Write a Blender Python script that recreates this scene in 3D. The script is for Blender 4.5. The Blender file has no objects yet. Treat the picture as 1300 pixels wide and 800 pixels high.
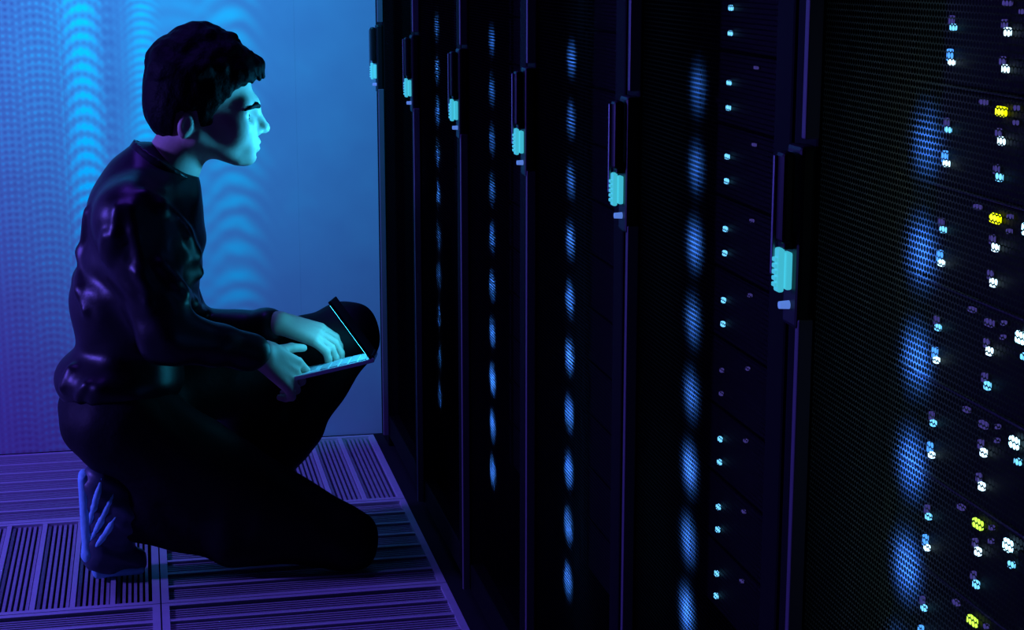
import bpy, math, random
import numpy as np
from mathutils import Vector, Matrix

random.seed(7)
sc = bpy.context.scene
COL = sc.collection
PI = math.pi

# ------------------------------------------------------------------ camera
CAM_H, YAW, PITCH, FPX = 1.31, 0.2085, 0.2038, 2203.0
cd = bpy.data.cameras.new('camera'); cam = bpy.data.objects.new('camera', cd); COL.objects.link(cam)
cd.sensor_width = 36.0; cd.lens = 36.0 * FPX / 1300.0; cd.clip_start = 0.05
cam.location = (0, 0, CAM_H)
cam.rotation_euler = (PI / 2 - PITCH, 0, -YAW)
sc.camera = cam

# ------------------------------------------------------------------ view and world
sc.view_settings.view_transform = 'Standard'; sc.view_settings.look = 'None'
sc.view_settings.gamma = 1.0; sc.view_settings.exposure = 0.0
sc.view_settings.use_curve_mapping = False
w = bpy.data.worlds.new('dark_room'); sc.world = w; w.use_nodes = True
w.node_tree.nodes['Background'].inputs[0].default_value = (0.02, 0.015, 0.12, 1)
w.node_tree.nodes['Background'].inputs[1].default_value = 0.0

# ------------------------------------------------------------------ lamps of the room, and one added fill
def lamp(name, kind, loc, target, col, power, size=0.1, cone=60, blend=1.0, parent=None, sy=None):
    l = bpy.data.lights.new(name, kind); l.color = col; l.energy = power
    if kind == 'AREA':
        l.size = size
        if sy: l.shape = 'RECTANGLE'; l.size_y = sy
    else:
        l.shadow_soft_size = size
    if kind == 'SPOT':
        l.spot_size = math.radians(cone); l.spot_blend = blend
    o = bpy.data.objects.new(name, l); COL.objects.link(o); o.location = loc
    if target is not None:
        o.rotation_euler = (Vector(target) - Vector(loc)).to_track_quat('-Z', 'Y').to_euler()
    if parent: o.parent = parent
    return o
# cyan-blue spotlight high up by the far wall, washing its upper left
lamp('wall_wash_lamp', 'SPOT', (-0.45, 2.9, 2.5), (0.14, 4.676, 1.21), (0.0, 0.58, 1.0), 270, 0.06, 46, 1.0)
# broad blue ceiling lights over the aisle end
lamp('aisle_ceiling_lamp', 'AREA', (-0.35, 3.9, 2.72), (0.0, 4.3, 0), (0.15, 0.05, 1.0), 22, 1.2, sy=0.5)
# indigo lamp on the left, behind the kneeling person
lamp('side_lamp', 'AREA', (-2.5, 3.70, 1.30), (-0.1, 3.75, 0.35), (0.15, 0.10, 1.0), 78, 0.30)
# added unseen cyan spot in front of the rack, brightens the kneeling person's face
lamp('face_fill_spot', 'SPOT', (0.575, 3.734, 0.90), (0.2, 3.74, 0.97), (0.03, 0.52, 1.0), 30, 0.05, 40, 0.6)

# ------------------------------------------------------------------ helpers
FW = np.array([math.sin(YAW) * math.cos(PITCH), math.cos(YAW) * math.cos(PITCH), -math.sin(PITCH)])
RT = np.array([math.cos(YAW), -math.sin(YAW), 0.0]); UP = np.cross(RT, FW)
def at(px, py, Y):
    """measured point of the photograph, placed at its real distance Y down the aisle"""
    d = FW + RT * (px - 650) / FPX - UP * (py - 400) / FPX
    return np.array([0, 0, CAM_H]) + d * (Y / d[1])

def tag(o, label=None, cat=None, group=None, kind=None):
    if label: o['label'] = label
    if cat: o['category'] = cat
    if group: o['group'] = group
    if kind: o['kind'] = kind
    return o
def empty(name, loc=(0, 0, 0), parent=None):
    o = bpy.data.objects.new(name, None); COL.objects.link(o); o.location = loc
    o.empty_display_size = 0.05
    if parent: o.parent = parent
    return o
def link(name, me, parent=None, loc=(0, 0, 0)):
    o = bpy.data.objects.new(name, me); COL.objects.link(o); o.location = loc
    if parent: o.parent = parent
    return o

class MB:
    def __init__(s): s.v = []; s.f = []
    def quad(s, pts):
        n = len(s.v); s.v += [tuple(p) for p in pts]; s.f.append(tuple(range(n, n + len(pts)))); return s
    def box(s, x0, x1, y0, y1, z0, z1, b=0.0):
        """box; with b > 0 its edges are chamfered"""
        n = len(s.v)
        if b <= 0:
            s.v += [(x, y, z) for z in (z0, z1) for x, y in ((x0, y0), (x1, y0), (x1, y1), (x0, y1))]
            for f in ((3, 2, 1, 0), (4, 5, 6, 7), (0, 1, 5, 4), (1, 2, 6, 5), (2, 3, 7, 6), (3, 0, 4, 7)):
                s.f.append(tuple(n + i for i in f))
            return s
        import bmesh
        bm = bmesh.new(); bmesh.ops.create_cube(bm, size=1)
        for q in bm.verts:
            q.co = ((x0 + x1) / 2 + q.co.x * (x1 - x0), (y0 + y1) / 2 + q.co.y * (y1 - y0), (z0 + z1) / 2 + q.co.z * (z1 - z0))
        bmesh.ops.bevel(bm, geom=list(bm.edges), offset=b, segments=2, affect='EDGES', profile=0.5)
        bm.verts.index_update()
        s.v += [tuple(q.co) for q in bm.verts]; s.f += [tuple(n + q.index for q in f.verts) for f in bm.faces]
        bm.free(); return s
    def cyl(s, p0, p1, r0, r1=None, n=14):
        r1 = r0 if r1 is None else r1
        p0, p1 = Vector(p0), Vector(p1); d = (p1 - p0).normalized(); a = d.orthogonal().normalized(); b = d.cross(a)
        k = len(s.v)
        for p, r in ((p0, r0), (p1, r1)):
            s.v += [tuple(p + a * r * math.cos(2 * PI * i / n) + b * r * math.sin(2 * PI * i / n)) for i in range(n)]
        for i in range(n):
            j = (i + 1) % n; s.f.append((k + i, k + j, k + n + j, k + n + i))
        s.f.append(tuple(k + i for i in reversed(range(n)))); s.f.append(tuple(k + n + i for i in range(n)))
        return s
    def mesh(s, name, mat, smooth=False):
        me = bpy.data.meshes.new(name); me.from_pydata(s.v, [], s.f); me.materials.append(mat)
        if smooth: me.polygons.foreach_set('use_smooth', [True] * len(me.polygons))
        me.update(); return me
    def build(s, name, mat, parent=None, loc=(0, 0, 0), smooth=False):
        return link(name, s.mesh(name, mat, smooth), parent, loc)

# ------------------------------------------------------------------ materials
def mat(name, col, rough=0.5, metal=0.0, spec=0.5, noise=0.0, scale=40, bump=0.0, emit=None, es=0.0, sheen=0.0):
    m = bpy.data.materials.new(name); m.use_nodes = True
    nt = m.node_tree; b = nt.nodes['Principled BSDF']
    b.inputs['Base Color'].default_value = (*col, 1); b.inputs['Roughness'].default_value = rough
    b.inputs['Metallic'].default_value = metal; b.inputs['Specular IOR Level'].default_value = spec
    if sheen:
        b.inputs['Sheen Weight'].default_value = sheen; b.inputs['Sheen Roughness'].default_value = 0.4
    if emit:
        b.inputs['Emission Color'].default_value = (*emit, 1); b.inputs['Emission Strength'].default_value = es
    if noise or bump:
        tc = nt.nodes.new('ShaderNodeTexCoord'); nz = nt.nodes.new('ShaderNodeTexNoise')
        nz.inputs['Scale'].default_value = scale; nz.inputs['Detail'].default_value = 4
        nt.links.new(tc.outputs['Object'], nz.inputs['Vector'])
        if noise:
            mx = nt.nodes.new('ShaderNodeMix'); mx.data_type = 'RGBA'
            mx.inputs[6].default_value = (*[c * (1 - noise) for c in col], 1)
            mx.inputs[7].default_value = (*[min(1, c * (1 + noise)) for c in col], 1)
            nt.links.new(nz.outputs['Fac'], mx.inputs[0]); nt.links.new(mx.outputs[2], b.inputs['Base Color'])
        if bump:
            bp = nt.nodes.new('ShaderNodeBump'); bp.inputs['Strength'].default_value = bump; bp.inputs['Distance'].default_value = 0.01
            nt.links.new(nz.outputs['Fac'], bp.inputs['Height']); nt.links.new(bp.outputs['Normal'], b.inputs['Normal'])
    return m

M = {}
M['tile_metal'] = mat('tile_metal', (0.42, 0.42, 0.45), 0.5, 0.0, 0.4, 0.12, 30)
M['tile_slat'] = mat('tile_slat', (0.30, 0.29, 0.32), 0.55, 0.0, 0.3, 0.3, 120)
M['subfloor'] = mat('subfloor', (0.012, 0.012, 0.014), 0.9, 0, 0.1)
M['shell'] = mat('dark_plaster', (0.05, 0.05, 0.055), 0.9, 0, 0.2, 0.15, 8)
M['rack_black'] = mat('rack_black_powder_coat', (0.003, 0.003, 0.0032), 0.7, 0, 0.05)
M['rack_edge'] = mat('rack_door_edge', (0.11, 0.09, 0.115), 0.5, 0, 0.4, 0.1, 20)
M['handle_black'] = mat('handle_black_plastic', (0.006, 0.006, 0.007), 0.4, 0, 0.2)
M['handle_trim'] = mat('handle_steel_trim', (0.25, 0.24, 0.28), 0.35, 0.6, 0.5)
M['lock_glint'] = mat('lock_glint_cyan', (0.05, 0.2, 0.22), 0.4, 0, 0.4, emit=(0.05, 0.47, 0.62), es=1.0)  # emission stands in for blue light caught by the pale metal block
M['lock_dot'] = mat('lock_dot_blue', (0.05, 0.1, 0.2), 0.4, 0, 0.4, emit=(0.10, 0.22, 0.72), es=0.9)  # bright glint of the key cylinder, made by emission
M['server'] = mat('server_bezel_black', (0.004, 0.004, 0.004), 0.6, 0, 0.08)
M['server_edge'] = mat('server_seam_grey', (0.05, 0.045, 0.06), 0.5, 0.0, 0.2)
def led(name, c, s): M[name] = mat(name, (0.02, 0.02, 0.03), 0.4, emit=c, es=s)
led('led_white', (0.50, 0.80, 1.0), 2.6); led('led_cyan', (0.12, 0.48, 0.85), 2.0)
led('led_blue', (0.06, 0.30, 0.95), 1.6); led('led_dim', (0.10, 0.08, 0.45), 0.4)
led('led_yellow', (0.72, 0.86, 0.0), 2.6); led('led_green', (0.42, 0.80, 0.05), 2.0); led('led_big', (0.35, 0.75, 1.0), 4.0)
M['skin'] = mat('skin', (0.50, 0.36, 0.29), 0.5, 0, 0.35, 0.08, 60, 0.05)
M['hair'] = mat('dark_hair', (0.003, 0.0025, 0.003), 0.6, 0, 0.06, 0.3, 90, 0.3)
M['jacket'] = mat('black_jacket_cloth', (0.005, 0.0045, 0.006), 0.38, 0, 0.24, 0.3, 25, 0.12)
M['trousers'] = mat('black_trouser_cloth', (0.005, 0.005, 0.006), 0.6, 0, 0.12, 0.3, 60, 0.15)
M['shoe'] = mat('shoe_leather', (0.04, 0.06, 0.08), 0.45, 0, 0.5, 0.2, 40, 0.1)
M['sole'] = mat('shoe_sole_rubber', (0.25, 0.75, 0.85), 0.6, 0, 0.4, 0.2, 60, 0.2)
M['lace'] = mat('shoe_lace', (0.3, 0.3, 0.33), 0.7)
M['eye_white'] = mat('eye_white', (0.6, 0.6, 0.6), 0.2); M['iris'] = mat('iris_dark', (0.02, 0.015, 0.01), 0.15)
M['laptop_silver'] = mat('laptop_silver', (0.62, 0.64, 0.66), 0.4, 0.0, 0.4, 0.04, 50)
M['laptop_black'] = mat('laptop_black', (0.008, 0.008, 0.009), 0.5, 0, 0.2)
M['screen'] = mat('laptop_screen_glow', (0.01, 0.02, 0.02), 0.3, emit=(0.04, 0.60, 1.0), es=6.5)
M['key'] = mat('laptop_keys', (0.35, 0.36, 0.38), 0.5)

def math_node(nt, op, a, b=None, c=None):
    n = nt.nodes.new('ShaderNodeMath'); n.operation = op
    for i, x in enumerate((a, b, c)):
        if x is None: continue
        if isinstance(x, (int, float)): n.inputs[i].default_value = x
        else: nt.links.new(x, n.inputs[i])
    return n.outputs[0]

def perforated(name, pitch, rad, col, trans=0.6):
    """thin perforated sheet: staggered round holes let you look through, light behind leaks around the hole rims"""
    m = bpy.data.materials.new(name); m.use_nodes = True; nt = m.node_tree; nt.nodes.clear()
    out = nt.nodes.new('ShaderNodeOutputMaterial'); tc = nt.nodes.new('ShaderNodeTexCoord'); sp = nt.nodes.new('ShaderNodeSeparateXYZ')
    nt.links.new(tc.outputs['Object'], sp.inputs[0])
    y = math_node(nt, 'MULTIPLY', sp.outputs[1], 1 / pitch); z = math_node(nt, 'MULTIPLY', sp.outputs[2], 1 / pitch)
    row = math_node(nt, 'FLOOR', z); off = math_node(nt, 'MULTIPLY', math_node(nt, 'MODULO', row, 2.0), 0.5)
    fy = math_node(nt, 'SUBTRACT', math_node(nt, 'FRACT', math_node(nt, 'ADD', y, off)), 0.5)
    fz = math_node(nt, 'SUBTRACT', math_node(nt, 'FRACT', z), 0.5)
    d = math_node(nt, 'SQRT', math_node(nt, 'ADD', math_node(nt, 'MULTIPLY', fy, fy), math_node(nt, 'MULTIPLY', fz, fz)))
    hole = math_node(nt, 'LESS_THAN', d, rad)
    df = nt.nodes.new('ShaderNodeBsdfDiffuse'); df.inputs[0].default_value = (*[c * 0.012 for c in col], 1)
    tl = nt.nodes.new('ShaderNodeBsdfTranslucent'); tl.inputs[0].default_value = (*col, 1)
    mx = nt.nodes.new('ShaderNodeMixShader'); mx.inputs[0].default_value = trans
    nt.links.new(df.outputs[0], mx.inputs[1]); nt.links.new(tl.outputs[0], mx.inputs[2])
    tp = nt.nodes.new('ShaderNodeBsdfTransparent'); m2 = nt.nodes.new('ShaderNodeMixShader')
    nt.links.new(hole, m2.inputs[0]); nt.links.new(mx.outputs[0], m2.inputs[1]); nt.links.new(tp.outputs[0], m2.inputs[2])
    nt.links.new(m2.outputs[0], out.inputs[0])
    return m
M['door_mesh'] = perforated('door_perforated_steel', 0.0052, 0.455, (0.45, 0.45, 0.45))

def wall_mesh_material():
    """perforated cladding: moire bands and their brighter cyan light are painted into the colour"""
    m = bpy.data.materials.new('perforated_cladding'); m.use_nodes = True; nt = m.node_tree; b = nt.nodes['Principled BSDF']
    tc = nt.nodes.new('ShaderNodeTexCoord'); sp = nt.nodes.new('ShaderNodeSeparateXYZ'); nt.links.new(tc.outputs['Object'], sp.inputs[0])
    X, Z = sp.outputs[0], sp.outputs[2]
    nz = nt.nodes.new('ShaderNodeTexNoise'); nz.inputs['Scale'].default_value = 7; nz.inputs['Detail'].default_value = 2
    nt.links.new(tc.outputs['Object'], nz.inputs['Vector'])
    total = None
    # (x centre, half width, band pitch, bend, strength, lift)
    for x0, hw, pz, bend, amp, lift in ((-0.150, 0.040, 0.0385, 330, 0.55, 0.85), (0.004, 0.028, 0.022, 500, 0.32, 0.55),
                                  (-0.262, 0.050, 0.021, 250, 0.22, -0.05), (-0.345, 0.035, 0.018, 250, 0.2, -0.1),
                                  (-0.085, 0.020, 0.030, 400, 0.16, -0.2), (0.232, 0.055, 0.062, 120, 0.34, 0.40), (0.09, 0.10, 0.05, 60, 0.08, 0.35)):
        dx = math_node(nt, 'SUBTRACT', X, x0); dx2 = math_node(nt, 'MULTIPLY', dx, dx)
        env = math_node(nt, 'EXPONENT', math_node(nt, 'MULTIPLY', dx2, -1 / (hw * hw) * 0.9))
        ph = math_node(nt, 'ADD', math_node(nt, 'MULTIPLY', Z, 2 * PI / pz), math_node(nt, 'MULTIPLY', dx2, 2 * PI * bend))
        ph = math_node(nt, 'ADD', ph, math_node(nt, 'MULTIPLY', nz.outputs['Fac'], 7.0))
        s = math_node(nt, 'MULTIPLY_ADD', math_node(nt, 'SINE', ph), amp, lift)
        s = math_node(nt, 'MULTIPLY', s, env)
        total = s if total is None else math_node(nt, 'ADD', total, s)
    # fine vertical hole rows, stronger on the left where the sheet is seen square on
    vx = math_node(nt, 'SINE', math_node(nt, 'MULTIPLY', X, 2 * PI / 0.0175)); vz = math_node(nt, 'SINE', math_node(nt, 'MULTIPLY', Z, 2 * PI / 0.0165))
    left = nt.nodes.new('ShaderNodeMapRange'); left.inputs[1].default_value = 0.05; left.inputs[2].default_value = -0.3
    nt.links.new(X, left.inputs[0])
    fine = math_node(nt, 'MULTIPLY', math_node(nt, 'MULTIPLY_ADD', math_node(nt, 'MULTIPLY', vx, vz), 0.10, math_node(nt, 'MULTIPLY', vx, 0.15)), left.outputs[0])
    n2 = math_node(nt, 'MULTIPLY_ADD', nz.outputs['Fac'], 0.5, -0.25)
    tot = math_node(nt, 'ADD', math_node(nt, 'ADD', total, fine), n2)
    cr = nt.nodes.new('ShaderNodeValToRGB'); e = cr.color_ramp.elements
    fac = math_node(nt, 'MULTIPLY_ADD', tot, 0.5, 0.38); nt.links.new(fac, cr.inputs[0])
    e[0].position = 0.0; e[0].color = (0.30, 0.17, 0.30, 1); e[1].position = 1.0; e[1].color = (0.03, 0.92, 0.80, 1)  # teal end puts the brighter cyan light of the columns into the colour
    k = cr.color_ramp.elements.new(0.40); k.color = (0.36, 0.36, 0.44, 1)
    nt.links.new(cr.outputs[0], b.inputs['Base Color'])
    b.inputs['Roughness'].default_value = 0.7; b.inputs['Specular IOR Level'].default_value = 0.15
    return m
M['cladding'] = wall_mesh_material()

# ------------------------------------------------------------------ the setting
RX = 0.612            # plane of the rack doors
YW = 4.676            # far wall
T = 0.600             # floor tile
XS = -0.008           # seam between the two tile columns
def struct(name, mb, m):
    return tag(mb.build(name, m), kind='structure')
floor = struct('floor', MB().box(-3.1, 1.75, -1.6, 5.0, -0.12, -0.045), M['subfloor'])
struct('ceiling', MB().box(-3.1, 1.75, -1.6, 5.0, 2.8, 2.9), M['shell'])
struct('wall_left', MB().box(-3.2, -3.1, -1.6, 5.0, -0.12, 2.9), M['shell'])
struct('wall_right', MB().box(1.75, 1.85, -1.6, 5.0, -0.12, 2.9), M['shell'])
struct('wall_front', MB().box(-3.2, 1.85, -1.7, -1.6, -0.12, 2.9), M['shell'])
wall = struct('wall_back', MB().box(-3.1, 1.75, YW + 0.02, YW + 0.12, -0.12, 2.8), M['shell'])
# cladding sheets hung on the far wall
xj = -0.2007 - 0.6 * 4
while xj < 1.7:
    x1 = min(xj + 0.6, 1.75)
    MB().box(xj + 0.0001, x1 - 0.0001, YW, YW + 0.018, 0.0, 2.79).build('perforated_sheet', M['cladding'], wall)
    xj += 0.6

# raised-floor tiles: a bordered frame, bars that divide it into seven bands, fine slats sunk between them
NB = 7; BW = 0.0105; FR = 0.017
def tile_meshes():
    g = 0.0015
    frame = MB()
    frame.box(g, FR, g, T - g, -0.035, 0); frame.box(T - FR, T - g, g, T - g, -0.035, 0)
    frame.box(FR, T - FR, g, FR, -0.035, 0); frame.box(FR, T - FR, T - FR, T - g, -0.035, 0)
    bar = MB().box(FR, T - FR, -BW / 2, BW / 2, -0.03, -0.0005)
    sl = MB(); p = (T - 2 * FR) / NB
    for i in range(NB):
        n = 6
        for k in range(n):
            c = FR + i * p + BW / 2 + (k + 0.5) * (p - BW) / n
            sl.box(FR, T - FR, c - 0.0032, c + 0.0032, -0.02, -0.006)
    return frame.mesh('floor_tile', M['tile_metal']), bar.mesh('bar', M['tile_metal']), sl.mesh('slat_grille', M['tile_slat'])
TF, TB, TS = tile_meshes()
def tile(x, y, along_y):
    f = link('floor_tile', TF, floor)
    f.location = (x, y, 0) if not along_y else (x + T, y, 0)
    if along_y: f.rotation_euler.z = PI / 2
    p = (T - 2 * FR) / NB
    for i in range(1, NB):
        link('bar', TB, f, (0, FR + i * p, 0))
    tag(link('slat_grille', TS, f), kind='stuff')
layout = {0: {0: True, -1: False, -2: True, -3: False, -4: True}, 1: {0: False, -1: True, -2: False, -3: True, -4: False},
          2: {0: False, -1: False, -2: True, -3: False, -4: True}, 3: {0: True, -1: True, -2: False, -3: True, -4: False}}
for r_, cols in layout.items():
    for c_, ay in cols.items():
        tile(XS + T * c_, YW - T * (r_ + 1) - 0.008, ay)
# solid tiles nearer the camera and along the rack foot
for r_ in range(4, 10):
    for c_ in range(-4, 1):
        MB().box(0.0015, T - 0.0015, 0.0015, T - 0.0015, -0.035, 0).build('floor_tile', M['tile_metal'], floor, (XS + T * c_, YW - T * (r_ + 1) - 0.008, 0))
MB().box(XS + T, RX + 1.1, -1.5, YW, -0.035, -0.0005).build('rack_footing', M['subfloor'], floor)

# ------------------------------------------------------------------ server racks
YH0, PITCH_R = 4.493, 0.593
HZ = 1.02
RACK_H, RACK_D = 2.05, 1.0
WD = PITCH_R - 0.006          # cabinet width
FAR = 0.046                   # door edge beyond the handle
def rack_parts():
    """shapes in rack space: x = depth behind the door, y = 0 at the handle (cabinet runs to -y), z up"""
    y1, y0 = FAR - 0.003, FAR - 0.003 - WD
    cab = MB()
    cab.box(0.03, RACK_D, y1 - 0.02, y1, 0.03, RACK_H); cab.box(0.03, RACK_D, y0, y0 + 0.02, 0.03, RACK_H)
    cab.box(0.03, RACK_D, y0 + 0.02, y1 - 0.02, RACK_H - 0.03, RACK_H); cab.box(RACK_D - 0.01, RACK_D, y0 + 0.02, y1 - 0.02, 0.06, RACK_H - 0.03)
    cab.box(0.03, RACK_D, y0 + 0.02, y1 - 0.02, 0.03, 0.07); cab.box(0.06, RACK_D - 0.05, y0 + 0.03, y1 - 0.03, 0.0, 0.03)
    cab.box(0.075, 0.10, y1 - 0.06, y1 - 0.02, 0.07, RACK_H - 0.03); cab.box(0.075, 0.10, y0 + 0.02, y0 + 0.06, 0.07, RACK_H - 0.03)
    df = MB()
    df.box(-0.004, 0.026, y1 - 0.062, y1, 0.045, RACK_H - 0.01, 0.004); df.box(-0.004, 0.026, y0, y0 + 0.05, 0.045, RACK_H - 0.01, 0.004)
    df.box(-0.003, 0.025, y0 + 0.05, y1 - 0.062, RACK_H - 0.07, RACK_H - 0.011, 0.003); df.box(-0.003, 0.025, y0 + 0.05, y1 - 0.062, 0.046, 0.105, 0.003)
    mesh = MB(); mesh.quad([(0.0, y0 + 0.045, 0.10), (0.0, y0 + 0.045, RACK_H - 0.065), (0.0, y1 - 0.057, RACK_H - 0.065), (0.0, y1 - 0.057, 0.10)])
    edge = MB().box(-0.018, -0.0035, -0.0225, -0.0125, 0.05, HZ - 0.045, 0.0015)
    edge2 = MB().box(-0.018, -0.0035, -0.0225, -0.0125, HZ + 0.125, RACK_H - 0.02, 0.0015)
    plate = MB().box(-0.020, -0.004, -0.020, 0.018, HZ - 0.055, HZ + 0.118, 0.004)
    lever = MB().box(-0.034, -0.021, -0.012, 0.010, HZ + 0.026, HZ + 0.112, 0.004)
    lever.box(-0.030, -0.020, -0.010, 0.008, HZ + 0.020, HZ + 0.034, 0.002)
    trim = MB().box(-0.037, -0.0335, 0.004, 0.0085, HZ - 0.005, HZ + 0.108, 0.001)
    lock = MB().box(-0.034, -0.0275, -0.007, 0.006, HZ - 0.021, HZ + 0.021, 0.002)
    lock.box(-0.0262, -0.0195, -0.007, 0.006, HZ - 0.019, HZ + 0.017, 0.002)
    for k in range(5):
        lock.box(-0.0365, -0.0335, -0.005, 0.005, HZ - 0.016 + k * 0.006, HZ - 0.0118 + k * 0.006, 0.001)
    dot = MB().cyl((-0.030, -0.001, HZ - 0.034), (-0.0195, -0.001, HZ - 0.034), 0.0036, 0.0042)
    return dict(cabinet=cab.mesh('cabinet', M['rack_black']), door_frame=df.mesh('door_frame', M['rack_black']), mesh=mesh.mesh('perforated_panel', M['door_mesh']),
                edge=edge.mesh('edge_strip', M['rack_edge']), edge2=edge2.mesh('edge_strip', M['rack_edge']), plate=plate.mesh('door_handle', M['handle_black']),
                lever=lever.mesh('lever', M['handle_black']), trim=trim.mesh('lever_trim', M['handle_trim']), lock=lock.mesh('lock_glint', M['lock_glint']), dot=dot.mesh('key_cylinder', M['lock_dot']))
RP = rack_parts()
RNAME = ['farthest server cabinet, against the blue wall', 'second server cabinet from the blue wall', 'third server cabinet from the blue wall',
         'third nearest server cabinet', 'second nearest server cabinet', 'nearest server cabinet, at the right edge']
def make_rack(i):
    r = empty('server_rack', (RX, YH0 - i * PITCH_R, 0))
    lab = ['black server cabinet with lit cyan handle, standing against the blue wall', 'black server cabinet with lit handle, second from the blue wall',
           'black server cabinet with lit handle, third from the blue wall', 'black server cabinet with lit handle, third nearest the camera',
           'black server cabinet with lit handle, second nearest the camera', 'nearest black server cabinet, at the right edge, with yellow and white lights'][i]
    tag(r, lab, 'server rack', 'row of black server cabinets')
    link('cabinet', RP['cabinet'], r)
    d = link('door', RP['door_frame'], r)
    link('perforated_panel', RP['mesh'], d); link('edge_strip', RP['edge'], d); link('edge_strip', RP['edge2'], d)
    h = link('door_handle', RP['plate'], r)
    link('lever', RP['lever'], h); link('lever_trim', RP['trim'], h)
    tag(link('lock_glint', RP['lock'], h), 'pale ribbed lock block with cyan highlight put in as glow'); link('key_cylinder', RP['dot'], h)
    return r
racks = [make_rack(i) for i in range(6)]
fill = MB().box(RX + 0.004, RX + 0.02, YH0 + FAR, YW - 0.001, 0.0, RACK_H, 0.003).build('blanking_panel', M['rack_black'])
tag(fill, 'narrow black blanking panel between farthest cabinet and blue wall', 'panel')

# servers: two rack units each, status lights on the face, one bright power light that shines onto the door mesh
SX = RX + 0.082; UH = 0.0889; ZT = 1.198
ORD = ['first', 'second', 'third', 'fourth', 'fifth', 'sixth', 'seventh', 'eighth', 'ninth', 'tenth', 'eleventh', 'twelfth']
y1s, y0s = FAR - 0.003 - 0.062, FAR - 0.003 - WD + 0.062
bez = MB().box(0, 0.55, y0s, y1s, -UH + 0.0015, -0.0015, 0.002)
bez.box(-0.006, 0, y0s, y0s + 0.02, -UH + 0.004, -0.004, 0.002); bez.box(-0.006, 0, y1s - 0.02, y1s, -UH + 0.004, -0.004, 0.002)
for k in range(3):
    bez.box(-0.003, 0, y0s + 0.03 + k * 0.06, y0s + 0.082 + k * 0.06, -UH + 0.012, -0.012, 0.001)
BEZ = bez.mesh('bezel', M['server'])
SEAM = MB().box(-0.002, 0.002, y0s + 0.02, y1s - 0.02, -UH - 0.0006, -UH + 0.0012).mesh('seam_strip', M['server_edge'])
def led_mesh(m, sy=0.0026, sz=0.0022):
    if m != 'led_dim': sy *= 1.3; sz *= 1.3
    k = (m, sy, sz)
    if k not in led_mesh.c: led_mesh.c[k] = MB().box(-0.005, 0.0, -sy, sy, -sz, sz, min(sy, sz) * 0.45).mesh('indicator_light', M[m])
    return led_mesh.c[k]
led_mesh.c = {}
def make_server(i, m, glow):
    """server in rack i; m counts rack slots up from the reference slot"""
    top = ZT + UH * m
    s = empty('rack_server', (SX, YH0 - i * PITCH_R, top))
    link('bezel', BEZ, s)
    if i == 5: link('seam_strip', SEAM, s)
    def L(name, y, z, **k): link('indicator_light', led_mesh(name, **k), s, (-0.001, -y, z))
    if i == 5:
        L('led_cyan', 0.115, -0.037); L('led_white', 0.115, -0.067)
        L('led_dim', 0.111, -0.031, sy=0.002, sz=0.004); L('led_blue', 0.111, -0.061, sy=0.002, sz=0.004)
        L('led_white', 0.213, -0.037, sy=0.0028, sz=0.0028); L('led_white' if m % 2 else 'led_cyan', 0.213, -0.067, sy=0.0028, sz=0.0028)
        L('led_dim', 0.207, -0.031, sy=0.002, sz=0.004); L('led_dim', 0.207, -0.061, sy=0.002, sz=0.004)
        y = {0: 'led_yellow', -1: 'led_yellow', -4: 'led_green', -5: 'led_green'}.get(m, 'led_dim')
        L(y, 0.210, -0.013, sy=0.0058, sz=0.0032)
        L('led_dim', 0.178, -0.008, sy=0.0045, sz=0.0022)
        L('led_big', 0.264, -0.014, sy=0.0050, sz=0.0042); L('led_cyan', 0.272, -0.028, sy=0.0025, sz=0.0022)
        L('led_dim', 0.235, -0.008, sy=0.002, sz=0.002); L('led_dim', 0.235, -0.02, sy=0.002, sz=0.002)
    elif i == 4:
        bright = {0: 'led_cyan', -1: 'led_cyan', -2: 'led_cyan', -4: 'led_dim'}.get(m, 'led_cyan')
        L(bright, 0.119, -0.037, sy=0.0030, sz=0.0026); L(bright, 0.119, -0.067, sy=0.0030, sz=0.0026)
        L('led_dim', 0.213, -0.013, sy=0.003, sz=0.002)
    elif i == 3:
        if m != -1: L('led_blue', 0.302, -0.012, sy=0.0085, sz=0.0058); L('led_cyan', 0.3025, -0.0125, sy=0.0038, sz=0.0034)
    if glow > 0:
        lamp('power_light', 'SPOT', (-SX + RX + 0.026, -0.240, -0.034), (-SX + RX - 1, -0.240, -0.034), (0.05, 0.24, 1.0), (0.28 if i > 3 else 0.40) * glow, 0.003, 124 if i > 3 else 112, 1.0, parent=s)
    return s
GLOW = {5: {0: 0.55, -1: 0.9, -2: 0.9, -3: 1.0, -4: 1.0, -5: 1.0},
        4: {0: 0.35, -1: 0.4, -2: 0.75, -3: 0.55, -4: 0.6, -5: 1.1, -6: 0.8, -7: 1.1},
        3: {0: 0.35, -1: 0.3, -2: 0.3, -3: 0.6, -4: 0.6, -5: 0.9, -6: 0.8, -7: 0.9, -8: 0.9, -9: 0.8},
        2: {0: 0.3, -1: 0.3, -2: 0.3, -3: 0.4, -4: 0.5, -5: 0.6, -6: 0.7, -7: 1.4, -8: 0.9, -9: 0.9},
        1: {0: 0.35, -1: 0.45, -2: 0.6, -3: 0.4, -4: 0.4, -5: 0.3, -6: 0.3, -7: 0.3, -8: 0.25, -9: 0.2}}
for i, g in GLOW.items():
    for n, m in enumerate(sorted([1] + list(g), reverse=True)):
        s = make_server(i, m, g.get(m, 0.0))
        tag(s, 'dark rack server, %s from the top in the %s' % (ORD[n], RNAME[i].split(',')[0]), 'server', 'servers behind the cabinet doors')

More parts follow.
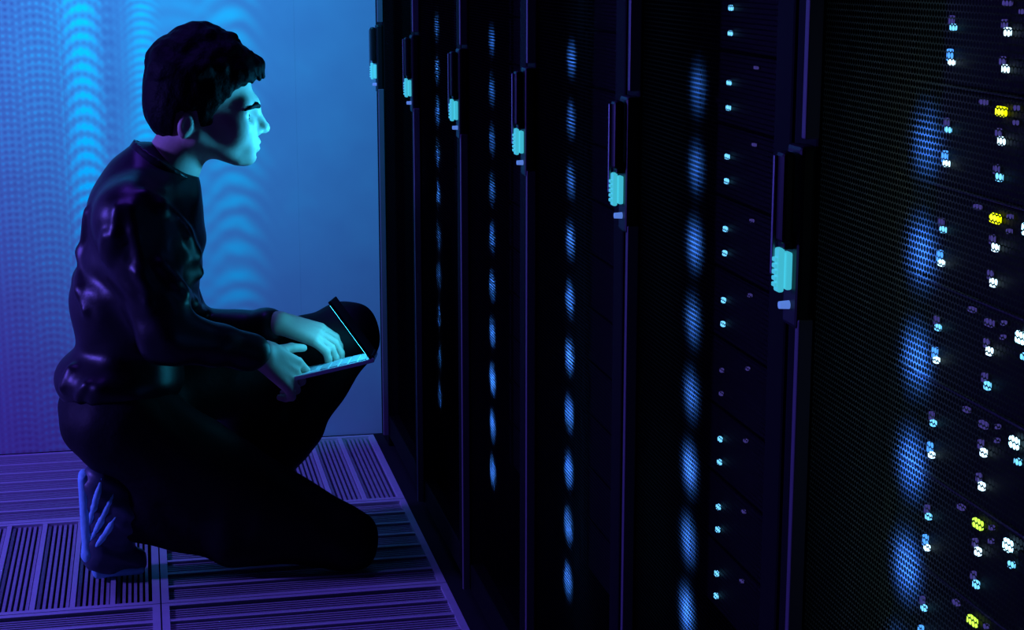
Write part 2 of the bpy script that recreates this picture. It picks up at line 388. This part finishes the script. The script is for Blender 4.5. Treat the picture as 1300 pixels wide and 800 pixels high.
# ------------------------------------------------------------------ figure: smooth solids on a grid
class Field:
    def __init__(s, lo, hi, h):
        s.lo = np.array(lo, float); s.h = h
        s.n = np.ceil((np.array(hi) - s.lo) / h).astype(int) + 1
        s.D = np.full(s.n, 0.5, np.float32)
        s.ax = [s.lo[i] + h * np.arange(s.n[i]) for i in range(3)]
    def _sub(s, lo, hi):
        a = np.clip(np.floor((np.array(lo) - s.lo) / s.h).astype(int), 0, s.n); b = np.clip(np.ceil((np.array(hi) - s.lo) / s.h).astype(int) + 1, 0, s.n)
        sl = tuple(slice(a[i], b[i]) for i in range(3))
        return sl, [s.ax[0][sl[0]][:, None, None], s.ax[1][sl[1]][None, :, None], s.ax[2][sl[2]][None, None, :]]
    def _mix(s, sl, d, k, op):
        a = s.D[sl]
        if op == 'add':
            if k > 0:
                hh = np.maximum(k - np.abs(a - d), 0) / k; s.D[sl] = np.minimum(a, d) - hh * hh * k * 0.25
            else: s.D[sl] = np.minimum(a, d)
        elif op == 'cut':
            d = -d
            if k > 0:
                hh = np.maximum(k - np.abs(a - d), 0) / k; s.D[sl] = np.maximum(a, d) + hh * hh * k * 0.25
            else: s.D[sl] = np.maximum(a, d)
    def cone(s, a, b, ra, rb, k=0.02, op='add', flat=None):
        """tapered capsule from a to b"""
        a = np.array(a, float); b = np.array(b, float); m = max(ra, rb) + max(k, 0.0) + 3 * s.h + 0.03
        sl, (X, Y, Z) = s._sub(np.minimum(a, b) - m, np.maximum(a, b) + m)
        d = b - a; L2 = max(float(d @ d), 1e-9)
        t = np.clip(((X - a[0]) * d[0] + (Y - a[1]) * d[1] + (Z - a[2]) * d[2]) / L2, 0, 1)
        q = np.sqrt((X - a[0] - t * d[0]) ** 2 + (Y - a[1] - t * d[1]) ** 2 + (Z - a[2] - t * d[2]) ** 2) - (ra + (rb - ra) * t)
        s._mix(sl, q.astype(np.float32), k, op); return s
    def ell(s, c, r, k=0.02, op='add', R=None):
        c = np.array(c, float); r = np.array(r, float); m = r.max() + k + 3 * s.h + 0.03
        sl, (X, Y, Z) = s._sub(c - m, c + m)
        P = [X - c[0], Y - c[1], Z - c[2]]
        if R is not None:
            P = [sum(R[j][i] * P[j] for j in range(3)) for i in range(3)]
        k0 = np.sqrt(sum((P[i] / r[i]) ** 2 for i in range(3))); k1 = np.sqrt(sum((P[i] / r[i] ** 2) ** 2 for i in range(3)))
        q = k0 * (k0 - 1) / np.maximum(k1, 1e-6)
        s._mix(sl, q.astype(np.float32), k, op); return s
    def warp(s, fn):
        X, Y, Z = np.meshgrid(*s.ax, indexing='ij', sparse=True)
        s.D += fn(X, Y, Z).astype(np.float32); return s
    def mesh(s, name, m):
        D = s.D; D[0] = D[-1] = 0.5; D[:, 0] = D[:, -1] = 0.5; D[:, :, 0] = D[:, :, -1] = 0.5
        I = D < 0
        cnt = np.zeros(tuple(s.n - 1), np.int8)
        for o in np.ndindex(2, 2, 2):
            cnt += I[o[0]:o[0] + s.n[0] - 1, o[1]:o[1] + s.n[1] - 1, o[2]:o[2] + s.n[2] - 1]
        act = (cnt > 0) & (cnt < 8); C = np.argwhere(act)
        idx = np.full(act.shape, -1, np.int64); idx[act] = np.arange(len(C))
        acc = np.zeros((len(C), 3)); num = np.zeros(len(C))
        cor = [np.array(o) for o in np.ndindex(2, 2, 2)]
        val = [D[C[:, 0] + o[0], C[:, 1] + o[1], C[:, 2] + o[2]].astype(float) for o in cor]
        for i in range(8):
            for j in range(i + 1, 8):
                if np.abs(cor[i] - cor[j]).sum() != 1: continue
                a, b = val[i], val[j]; e = (a < 0) != (b < 0)
                t = np.where(e, a / np.where(e, a - b, 1), 0)
                acc += np.where(e[:, None], cor[i] + t[:, None] * (cor[j] - cor[i]), 0); num += e
        V = s.lo + s.h * (C + acc / num[:, None])
        F = []
        for ax in range(3):
            u, v = (ax + 1) % 3, (ax + 2) % 3
            A = [slice(None)] * 3; B = [slice(None)] * 3; A[ax] = slice(0, -1); B[ax] = slice(1, None)
            ia, ib = I[tuple(A)], I[tuple(B)]
            E = np.argwhere(ia != ib); E = E[(E[:, u] > 0) & (E[:, v] > 0) & (E[:, u] < s.n[u] - 1) & (E[:, v] < s.n[v] - 1)]
            ins = ia[E[:, 0], E[:, 1], E[:, 2]]
            def cell(du, dv):
                q = E.copy(); q[:, u] -= du; q[:, v] -= dv; return idx[q[:, 0], q[:, 1], q[:, 2]]
            q = np.stack([cell(1, 1), cell(0, 1), cell(0, 0), cell(1, 0)], 1)
            q[~ins] = q[~ins][:, ::-1]; F.append(q)
        F = np.concatenate(F)
        me = bpy.data.meshes.new(name); me.from_pydata(V.tolist(), [], F.tolist()); me.materials.append(m)
        me.polygons.foreach_set('use_smooth', [True] * len(me.polygons)); me.update(); return me

YC = 3.74                                  # middle plane of the body
person = empty('person', (0.05, YC, 0))
tag(person, 'person in dark jacket and trousers kneeling on one knee, holding a laptop', 'person')
def child(name, me, parent=person):
    o = link(name, me, parent); o.matrix_parent_inverse = Matrix.Translation(-Vector((0.05, YC, 0))); return o

# joints
sh_n, el_n, cu_n, wr_n = at(165, 275, 3.59), at(212, 425, 3.53), at(316, 446, 3.575), at(333, 450, 3.585)
sh_f, el_f, cu_f, wr_f = at(182, 272, 3.89), at(236, 425, 3.95), at(340, 413, 3.82), at(354, 410, 3.80)
hip_n, kn_n, an_n = at(158, 540, 3.65), at(436, 684, 3.61), at(160, 655, 3.66)
hip_f, kn_f, an_f = at(165, 520, 3.83), at(440, 424, 3.91), at(300, 655, 3.91)
HC = at(255, 125, YC)                      # head centre
def H(x, y, z): return HC + np.array([x, y, z])

# --- skin: head, neck, forearms and hands as one surface over a slim body
bd = Field((-0.30, 3.40, 0.02), (0.56, 4.08, 1.22), 0.004)
bd.ell(H(0.0, 0, 0.026), (0.106, 0.082, 0.106), 0)
bd.ell(H(0.044, 0, -0.050), (0.066, 0.060, 0.080), 0.03)
for s_ in (-1, 1):
    bd.cone(H(-0.012, s_ * 0.054, -0.072), H(0.070, s_ * 0.020, -0.124), 0.020, 0.017, 0.025)
    bd.ell(H(0.074, s_ * 0.041, -0.058), (0.028, 0.022, 0.032), 0.035)
    bd.cone(H(0.106, s_ * 0.012, -0.014), H(0.088, s_ * 0.046, -0.010), 0.011, 0.012, 0.03)
bd.ell(H(0.092, 0, -0.128), (0.019, 0.024, 0.016), 0.02)
bd.ell(H(0.097, 0, -0.096), (0.018, 0.031, 0.025), 0.025)
bd.ell(H(0.106, 0, -0.064), (0.016, 0.017, 0.018), 0.012)
bd.cone(H(0.122, -0.02, -0.1165), H(0.122, 0.02, -0.1165), 0.009, 0.009, 0.008, 'cut')
for s_ in (-1, 1):
    bd.ell(H(0.114, s_ * 0.040, -0.036), (0.025, 0.025, 0.0145), 0.008, 'cut')
bd.cone(H(0.112, 0, -0.022), H(0.131, 0, -0.062), 0.007, 0.0105, 0.012)
bd.ell(H(0.129, 0, -0.066), (0.013, 0.012, 0.010), 0.008)
for s_ in (-1, 1):
    bd.ell(H(0.114, s_ * 0.013, -0.071), (0.012, 0.008, 0.008), 0.006)
    bd.ell(H(0.119, s_ * 0.007, -0.079), (0.006, 0.004, 0.004), 0.003, 'cut')
    bd.cone(H(0.116, s_ * 0.004, -0.0945), H(0.100, s_ * 0.023, -0.0985), 0.0070, 0.004, 0.006)
    bd.cone(H(0.113, s_ * 0.004, -0.1075), H(0.099, s_ * 0.021, -0.1035), 0.0075, 0.004, 0.006)
bd.cone(H(0.120, -0.018, -0.1015), H(0.120, 0.018, -0.1015), 0.0022, 0.0022, 0.003, 'cut')
Rear = np.array(Matrix.Rotation(0.25, 3, 'Y'))
for s_ in (-1, 1):
    bd.ell(H(-0.036, s_ * 0.077, -0.048), (0.016, 0.010, 0.029), 0.010, R=Rear)
    bd.ell(H(-0.033, s_ * 0.088, -0.046), (0.009, 0.006, 0.018), 0.005, 'cut', R=Rear)
nb = at(210, 225, YC)
bd.cone(H(-0.028, 0, -0.070), nb, 0.056, 0.060, 0.03)
# slim torso and limbs inside the clothes
pel = at(150, 510, YC)
bd.cone(nb, at(180, 300, YC), 0.05, 0.10, 0.04); bd.cone(at(180, 300, YC), pel, 0.10, 0.10, 0.04)
for a_, b_, c_, d_ in ((sh_n, el_n, cu_n, wr_n), (sh_f, el_f, cu_f, wr_f)):
    bd.cone(at(178, 285, YC), a_, 0.06, 0.05, 0.03); bd.cone(a_, b_, 0.045, 0.040, 0.02)
    bd.cone(b_, c_, 0.036, 0.028, 0.02); bd.cone(c_, d_, 0.028, 0.026, 0.02)
for a_, b_, c_ in ((hip_n, kn_n, an_n), (hip_f, kn_f, an_f)):
    bd.cone(pel, a_, 0.08, 0.07, 0.03); bd.cone(a_, b_, 0.07, 0.045, 0.02); bd.cone(b_, c_, 0.045, 0.030, 0.02)

def hand(wr, fwd, back, thumb_side, curls, thumb_dir, spread=1.0, tcurl=0.3, sc_=1.08):
    f = np.array(fwd, float); f /= np.linalg.norm(f)
    n = np.array(back, float); n -= f * (n @ f); n /= np.linalg.norm(n)
    s = np.cross(f, n) * thumb_side; tips = []
    P = lambda a, b, c: np.array(wr) + sc_ * (f * a + s * b + n * c)
    offs = (0.030, 0.010, -0.010, -0.028)
    for o in offs:
        bd.cone(P(0.004, o * 0.55, 0), P(0.082, o, 0.002), 0.0155 * sc_, 0.0115 * sc_, 0.010)
    bd.cone(P(0.02, 0.022, -0.006), P(0.045, 0.030, -0.010), 0.016, 0.014, 0.012)
    for i, (o, ln) in enumerate(zip(offs, (0.074, 0.082, 0.077, 0.060))):
        p = P(0.086, o * 1.08, 0.001); ang = 0.0; c = curls[i]
        for j, (fr, rr) in enumerate(((0.45, (0.0098, 0.0090)), (0.31, (0.0088, 0.0080)), (0.24, (0.0078, 0.0066)))):
            ang += c[j]
            d = f * math.cos(ang) - n * math.sin(ang) + s * (o * 1.6 * spread * math.cos(ang))
            q = p + d / np.linalg.norm(d) * ln * fr * sc_
            bd.cone(p, q, rr[0] * sc_, rr[1] * sc_, 0.004); p = q
        tips.append(p)
    p = P(0.040, 0.034, -0.012); d = np.array(thumb_dir, float); d = f * d[0] + s * d[1] + n * d[2]; d /= np.linalg.norm(d)
    q = p + d * 0.040 * sc_; bd.cone(p, q, 0.0125, 0.0108, 0.008)
    d2 = d * math.cos(tcurl) + f * math.sin(tcurl); bd.cone(q, q + d2 / np.linalg.norm(d2) * 0.034 * sc_, 0.0105, 0.0085, 0.004)
    return tips

# laptop frame of reference: origin at its near front corner
LO = at(362, 481, 3.600); lx = at(474, 455, 3.575) - LO; LD = float(np.linalg.norm(lx)); lx /= LD
ly = np.array([math.sin(0.19), math.cos(0.19), -math.tan(math.radians(8.0))]); ly -= lx * (lx @ ly); ly /= np.linalg.norm(ly)
lz = np.cross(lx, ly); LW = 0.205
def LP(x, y, z): return LO + lx * x + ly * y + lz * z

# near hand grips the front edge of the laptop: thumb on the deck, fingers under the base
dn = LP(0.03, 0.03, -0.012) - wr_n
hand(wr_n, dn + np.array([0, 0, -0.006]), lz * 0.4 + np.array([-0.05, -0.9, 0.35]), -1,
     [(0.35, 0.7, 0.5), (0.45, 0.8, 0.5), (0.55, 0.8, 0.5), (0.6, 0.9, 0.5)], (0.75, 0.65, -0.10), 0.8)
# far hand lies over the keys
hand(wr_f, np.array([0.86, -0.20, -0.30]), np.array([0.25, -0.35, 0.9]), -1,
     [(0.35, 0.55, 0.35), (0.30, 0.5, 0.35), (0.35, 0.55, 0.4), (0.4, 0.6, 0.4)], (0.6, 0.7, -0.35), 1.2)
body = child('body', bd.mesh('body', M['skin']))
tag(body, 'bare face, neck and hands lit cyan')

# eyes
for s_ in (-1, 1):
    c = H(0.086, s_ * 0.036, -0.036)
    e = Field(c - 0.02, c + 0.02, 0.002); e.ell(c, (0.0125, 0.0125, 0.0125), 0)
    eo = child('eye', e.mesh('eye', M['eye_white']))
    ir = Field(c - 0.02, c + 0.024, 0.0015); ir.ell(c + np.array([0.0105, 0, -0.001]), (0.0032, 0.0066, 0.0066), 0)
    io = link('iris', ir.mesh('iris', M['iris']), eo)
    # dark eyebrow above the eye
    b = Field(H(0.06, s_ * 0.035, -0.01) - 0.07, H(0.06, s_ * 0.035, -0.01) + 0.07, 0.0025)
    b.cone(H(0.1185, s_ * 0.010, -0.0175), H(0.1135, s_ * 0.034, -0.0130), 0.0062, 0.0064, 0.003); b.cone(H(0.1135, s_ * 0.034, -0.0130), H(0.0985, s_ * 0.0575, -0.0165), 0.0064, 0.0045, 0.003); b.cone(H(0.0985, s_ * 0.0575, -0.0165), H(0.086, s_ * 0.066, -0.022), 0.0045, 0.002, 0.003)
    child('eyebrow', b.mesh('eyebrow', M['hair']))

# --- hair: a shell over the skull, cut back along the hairline, with tufts
hf = Field(HC - 0.19, HC + 0.19, 0.0035)
hf.ell(H(-0.002, 0, 0.030), (0.116, 0.094, 0.113), 0)
hf.ell(H(-0.048, 0, -0.020), (0.070, 0.082, 0.072), 0.03)
rnd = random.Random(3)
for k in range(90):
    th, ph = rnd.uniform(0, 2 * PI), rnd.uniform(0.0, 1.35)
    d = np.array([math.sin(ph) * math.cos(th), math.sin(ph) * math.sin(th), math.cos(ph)])
    p = H(-0.002, 0, 0.030) + d * np.array([0.108, 0.086, 0.105])
    q = p + d * rnd.uniform(0.006, 0.013) + np.array([rnd.uniform(0.0, 0.030), rnd.uniform(-0.012, 0.012), rnd.uniform(-0.014, 0.002)])
    hf.cone(p, q, 0.013, 0.005, 0.022)
for k, (yy, xx, zz) in enumerate(((-0.055, 0.098, 0.050), (-0.035, 0.118, 0.058), (-0.012, 0.127, 0.060), (0.012, 0.128, 0.057), (0.035, 0.120, 0.055), (0.055, 0.100, 0.048))):
    hf.cone(H(0.060, yy * 0.9, 0.095), H(xx - 0.006, yy, zz + 0.012), 0.026, 0.014, 0.015); hf.cone(H(xx - 0.006, yy, zz + 0.012), H(xx + 0.003, yy * 1.05, zz - 0.016), 0.013, 0.005, 0.010)
hf.cone(H(0.0, 0, 0.118), H(0.02, 0.0, 0.134), 0.024, 0.008, 0.02)
X, Y, Z = np.meshgrid(*[hf.ax[i] - HC[i] for i in range(3)], indexing='ij', sparse=True)
line = np.interp(X, [-0.13, -0.085, -0.062, -0.055, -0.012, -0.004, 0.018, 0.024, 0.050, 0.075, 0.10, 0.15], [-0.085, -0.080, -0.072, -0.018, -0.016, -0.068, -0.066, -0.022, 0.006, 0.026, 0.036, 0.040])
hf.D = np.maximum(hf.D, (line - Z + 0.003 * np.sin(Y * 260) + 0.002 * np.sin(X * 400)).astype(np.float32) * 0.6)
hf.warp(lambda x, y, z: 0.0010 * np.sin(x * 190 + 60 * y) * np.sin(z * 70 + 150 * y))
tag(child('hair', hf.mesh('hair', M['hair'])), 'short dark hair with tousled fringe')

# --- jacket
jk = Field((-0.36, 3.38, 0.30), (0.40, 4.10, 1.02), 0.005)
jk.ell(at(187, 300, YC), (0.122, 0.180, 0.150), 0)
jk.ell(at(176, 262, YC), (0.092, 0.190, 0.085), 0.05)
jk.ell(at(168, 385, YC), (0.132, 0.165, 0.150), 0.06)
jk.ell(at(152, 478, YC), (0.138, 0.178, 0.085), 0.05)
jk.cone(at(200, 240, YC), at(190, 222, YC), 0.085, 0.070, 0.05)
for a_, b_, c_ in ((sh_n, el_n, cu_n), (sh_f, el_f, cu_f)):
    jk.cone(a_, b_, 0.070, 0.060, 0.05); jk.cone(b_, c_, 0.058, 0.037, 0.02)
    d = (c_ - b_) / np.linalg.norm(c_ - b_); jk.cone(c_ - d * 0.012, c_ + d * 0.006, 0.040, 0.040, 0.006)
# raised folds of the cloth: shoulder, sleeve, elbow, waist
def fold(pts, r=0.0065, k=0.022):
    for p, q in zip(pts[:-1], pts[1:]): jk.cone(p, q, r, r * 0.85, k)
def near(px, py): 
    return at(px, py, YC)
def surf(px, py, F):
    """first point of the solid met along the sight line (used to lay a fold on the cloth)"""
    d = FW + RT * (px - 650) / FPX - UP * (py - 400) / FPX
    for Yv in np.arange(3.40, 4.05, 0.004):
        p = np.array([0, 0, CAM_H]) + d * (Yv / d[1]); i = np.round((p - F.lo) / F.h).astype(int)
        if (i >= 0).all() and (i < F.n).all() and F.D[tuple(i)] < 0: return p
    return None
FOLDS = [[(150, 265), (146, 300), (140, 330)], [(168, 265), (172, 295), (180, 345), (190, 385)], [(230, 285), (250, 320), (258, 352)], [(236, 300), (252, 345), (262, 380)],
         [(205, 335), (232, 370), (256, 392)], [(222, 360), (245, 385), (258, 398)], [(112, 270), (103, 320), (103, 370), (108, 395)], [(185, 245), (205, 262), (222, 275)],
         [(135, 300), (133, 325)], [(90, 470), (80, 492), (72, 505)], [(110, 490), (100, 508)], [(125, 495), (118, 510)]]
for fl_ in FOLDS: fold([p for p in (surf(x, y, jk) for x, y in fl_) if p is not None])
jk.warp(lambda x, y, z: 0.0028 * np.sin(46 * x + 30 * z + 3 * np.sin(19 * z)) * np.sin(33 * z - 21 * y + 2 * np.sin(25 * x)))
jacket = child('jacket', jk.mesh('jacket', M['jacket']))
tag(jacket, 'black jacket with creased sleeves pushed up')
# standing collar: ring around the neck, open at the throat
cl = Field(at(200, 205, YC) - 0.15, at(200, 205, YC) + 0.15, 0.004)
c0, c1 = at(196, 228, YC), at(212, 204, YC); cn = (c1 - c0) / np.linalg.norm(c1 - c0)
cl.cone(c0 - cn * 0.01, c1 + cn * 0.06, 0.082, 0.080, 0)
cl.cone(c0 - cn * 0.06, c1 + cn * 0.10, 0.073, 0.071, 0, 'cut')
X, Y, Z = np.meshgrid(*[cl.ax[i] for i in range(3)], indexing='ij', sparse=True)
side = (X - c1[0]) * cn[0] + (Z - c1[2]) * cn[2] + 0 * Y
cl.D = np.maximum(cl.D, side.astype(np.float32)); cl.D = np.maximum(cl.D, (-0.055 - side).astype(np.float32))
link('collar', cl.mesh('collar', M['jacket']), jacket)

# --- trousers
tr = Field((-0.34, 3.40, -0.01), (0.56, 4.08, 0.62), 0.005)
tr.ell(at(148, 520, YC), (0.125, 0.168, 0.095), 0)
tr.cone(hip_n, kn_n, 0.112, 0.066, 0.05); tr.cone(at(428, 680, 3.61), at(442, 690, 3.61), 0.062, 0.060, 0.03)
tr.cone(kn_n, at(300, 680, 3.63), 0.058, 0.062, 0.03); tr.cone(at(300, 680, 3.63), an_n, 0.062, 0.050, 0.03)
tr.cone(hip_f, kn_f, 0.100, 0.068, 0.05); tr.ell(kn_f, (0.066, 0.066, 0.066), 0.03)
tr.cone(at(322, 520, 3.91), at(318, 600, 3.91), 0.082, 0.070, 0.04)      # calf folded under the thigh
tr.cone(at(215, 600, 3.66), at(330, 650, 3.64), 0.085, 0.075, 0.04)
tr.cone(kn_f + np.array([0.004, 0, -0.012]), at(372, 545, 3.91), 0.064, 0.060, 0.03); tr.cone(at(372, 545, 3.91), an_f, 0.060, 0.052, 0.03)
X, Y, Z = np.meshgrid(*[tr.ax[i] for i in range(3)], indexing='ij', sparse=True)
tr.warp(lambda x, y, z: 0.0026 * np.sin(40 * x + 20 * z) * np.sin(28 * y + 35 * z + 2 * np.sin(20 * x)))
tr.D = np.maximum(tr.D, (0.006 - Z + 0 * X + 0 * Y).astype(np.float32))
tag(child('trousers', tr.mesh('trousers', M['trousers'])), 'black trousers')

# --- shoes
def shoe_near():
    """toes bent on the floor, heel up, sole turned to the back"""
    Ys = 3.665; z0 = 0.004
    heel, ball = at(116, 612, Ys), at(122, 694, Ys); toe = at(172, 712, Ys); toe[2] = 0.030; ball[2] = 0.045
    f = Field((-0.32, 3.52, -0.02), (0.16, 3.82, 0.36), 0.004)
    f.cone(heel + np.array([0.016, 0, 0]), ball + np.array([0.020, 0, 0.01]), 0.036, 0.042, 0.02)
    f.cone(ball + np.array([0.012, 0, 0.0]), toe, 0.040, 0.026, 0.03)
    f.cone(heel + np.array([0.025, 0, -0.01]), an_n, 0.040, 0.050, 0.03)
    f.cone(ball + np.array([0.03, 0, 0.05]), an_n, 0.036, 0.045, 0.03)
    f.warp(lambda x, y, z: 0.0018 * np.sin(150 * z + 90 * x))
    X, Y, Z = np.meshgrid(*f.ax, indexing='ij', sparse=True)
    f.D = np.maximum(f.D, (z0 - Z + 0 * X + 0 * Y).astype(np.float32))
    o = child('shoe', f.mesh('shoe', M['shoe']))
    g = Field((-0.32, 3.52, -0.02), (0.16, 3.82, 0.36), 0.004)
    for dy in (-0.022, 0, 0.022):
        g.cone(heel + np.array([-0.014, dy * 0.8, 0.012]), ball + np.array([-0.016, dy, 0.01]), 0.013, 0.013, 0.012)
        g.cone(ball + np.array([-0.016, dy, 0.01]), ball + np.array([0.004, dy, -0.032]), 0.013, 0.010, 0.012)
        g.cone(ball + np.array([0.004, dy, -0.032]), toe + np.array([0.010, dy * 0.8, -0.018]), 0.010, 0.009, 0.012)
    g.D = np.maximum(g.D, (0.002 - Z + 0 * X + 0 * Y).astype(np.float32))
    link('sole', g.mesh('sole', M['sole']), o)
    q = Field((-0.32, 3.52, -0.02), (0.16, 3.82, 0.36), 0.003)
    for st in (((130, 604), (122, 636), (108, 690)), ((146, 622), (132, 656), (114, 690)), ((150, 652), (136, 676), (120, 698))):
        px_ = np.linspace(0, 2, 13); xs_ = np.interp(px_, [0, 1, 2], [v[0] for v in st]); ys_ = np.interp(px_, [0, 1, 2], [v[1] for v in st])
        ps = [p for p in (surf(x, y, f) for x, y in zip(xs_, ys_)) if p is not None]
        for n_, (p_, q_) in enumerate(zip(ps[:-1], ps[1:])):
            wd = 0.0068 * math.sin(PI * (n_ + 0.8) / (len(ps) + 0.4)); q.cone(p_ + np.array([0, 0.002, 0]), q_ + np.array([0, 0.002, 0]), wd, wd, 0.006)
    link('crease_highlight', q.mesh('crease_highlight', M['sole']), o)  # pale bands put the light on the shoe's creases into colour and shape
    return o
tag(shoe_near(), 'shoe with heel raised and pale sole turned backward')
def shoe_far():
    Ys = 3.915; heel = an_f.copy(); heel[0] -= 0.045; heel[2] = 0.05; toe = an_f + np.array([0.16, -0.01, 0]); toe[2] = 0.040
    f = Field(an_f - np.array([0.16, 0.12, 0.26]), an_f + np.array([0.28, 0.12, 0.12]), 0.005)
    f.cone(heel, heel + np.array([0.08, 0, 0]), 0.040, 0.044, 0.03); f.cone(heel + np.array([0.08, 0, 0]), toe, 0.044, 0.034, 0.03)
    f.cone(an_f, heel + np.array([0.04, 0, 0.01]), 0.046, 0.042, 0.03)
    X, Y, Z = np.meshgrid(*f.ax, indexing='ij', sparse=True); f.D = np.maximum(f.D, (0.012 - Z + 0 * X + 0 * Y).astype(np.float32))
    o = child('shoe', f.mesh('shoe', M['shoe']))
    g = Field(an_f - np.array([0.16, 0.12, 0.26]), an_f + np.array([0.28, 0.12, 0.12]), 0.005)
    for dy in (-0.022, 0, 0.022): g.cone(heel + np.array([-0.01, dy, -0.03]), toe + np.array([0.0, dy, -0.02]), 0.020, 0.018, 0.012)
    g.D = np.maximum(np.maximum(g.D, (0.002 - Z + 0 * X + 0 * Y).astype(np.float32)), (Z - 0.020 + 0 * X + 0 * Y).astype(np.float32))
    link('sole', g.mesh('sole', M['sole']), o)
shoe_far()

# ------------------------------------------------------------------ laptop
lap = empty('laptop'); tag(lap, 'small silver laptop with lit screen held on the knee', 'laptop')
lap.matrix_world = Matrix(((lx[0], ly[0], lz[0], LO[0]), (lx[1], ly[1], lz[1], LO[1]), (lx[2], ly[2], lz[2], LO[2]), (0, 0, 0, 1)))
base = MB().box(0, LD, 0, LW, -0.009, 0, 0.002).build('base', M['laptop_silver'], lap)
for r_ in range(5):
    for c_ in range(12):
        MB().box(0.075 + r_ * 0.021, 0.092 + r_ * 0.021, 0.012 + c_ * 0.0152, 0.0255 + c_ * 0.0152, 0.0, 0.0014).build('key', M['key'], base)
MB().box(0.018, 0.062, 0.065, 0.140, 0.0, 0.0006).build('touchpad', M['key'], base)
EL = math.radians(67); LL = 0.150
lid = MB().box(0, LL, 0, LW, 0, 0.007, 0.002).build('lid', M['laptop_black'], lap, (LD - 0.004, 0, 0.002))
# lid space: x from the hinge upwards, z = screen side
cx, sx = -math.cos(EL), math.sin(EL)
lid.matrix_local = Matrix(((cx, 0, -sx, LD - 0.002), (0, 1, 0, 0), (sx, 0, cx, 0.002), (0, 0, 0, 1)))
scr = MB().box(0.012, LL - 0.008, 0.008, LW - 0.008, 0.0071, 0.0078).build('screen', M['screen'], lid)
tag(scr, 'bright cyan screen')
MB().cyl((LD - 0.004, 0.02, 0.001), (LD - 0.004, LW - 0.02, 0.001), 0.005).build('hinge', M['laptop_black'], lap)
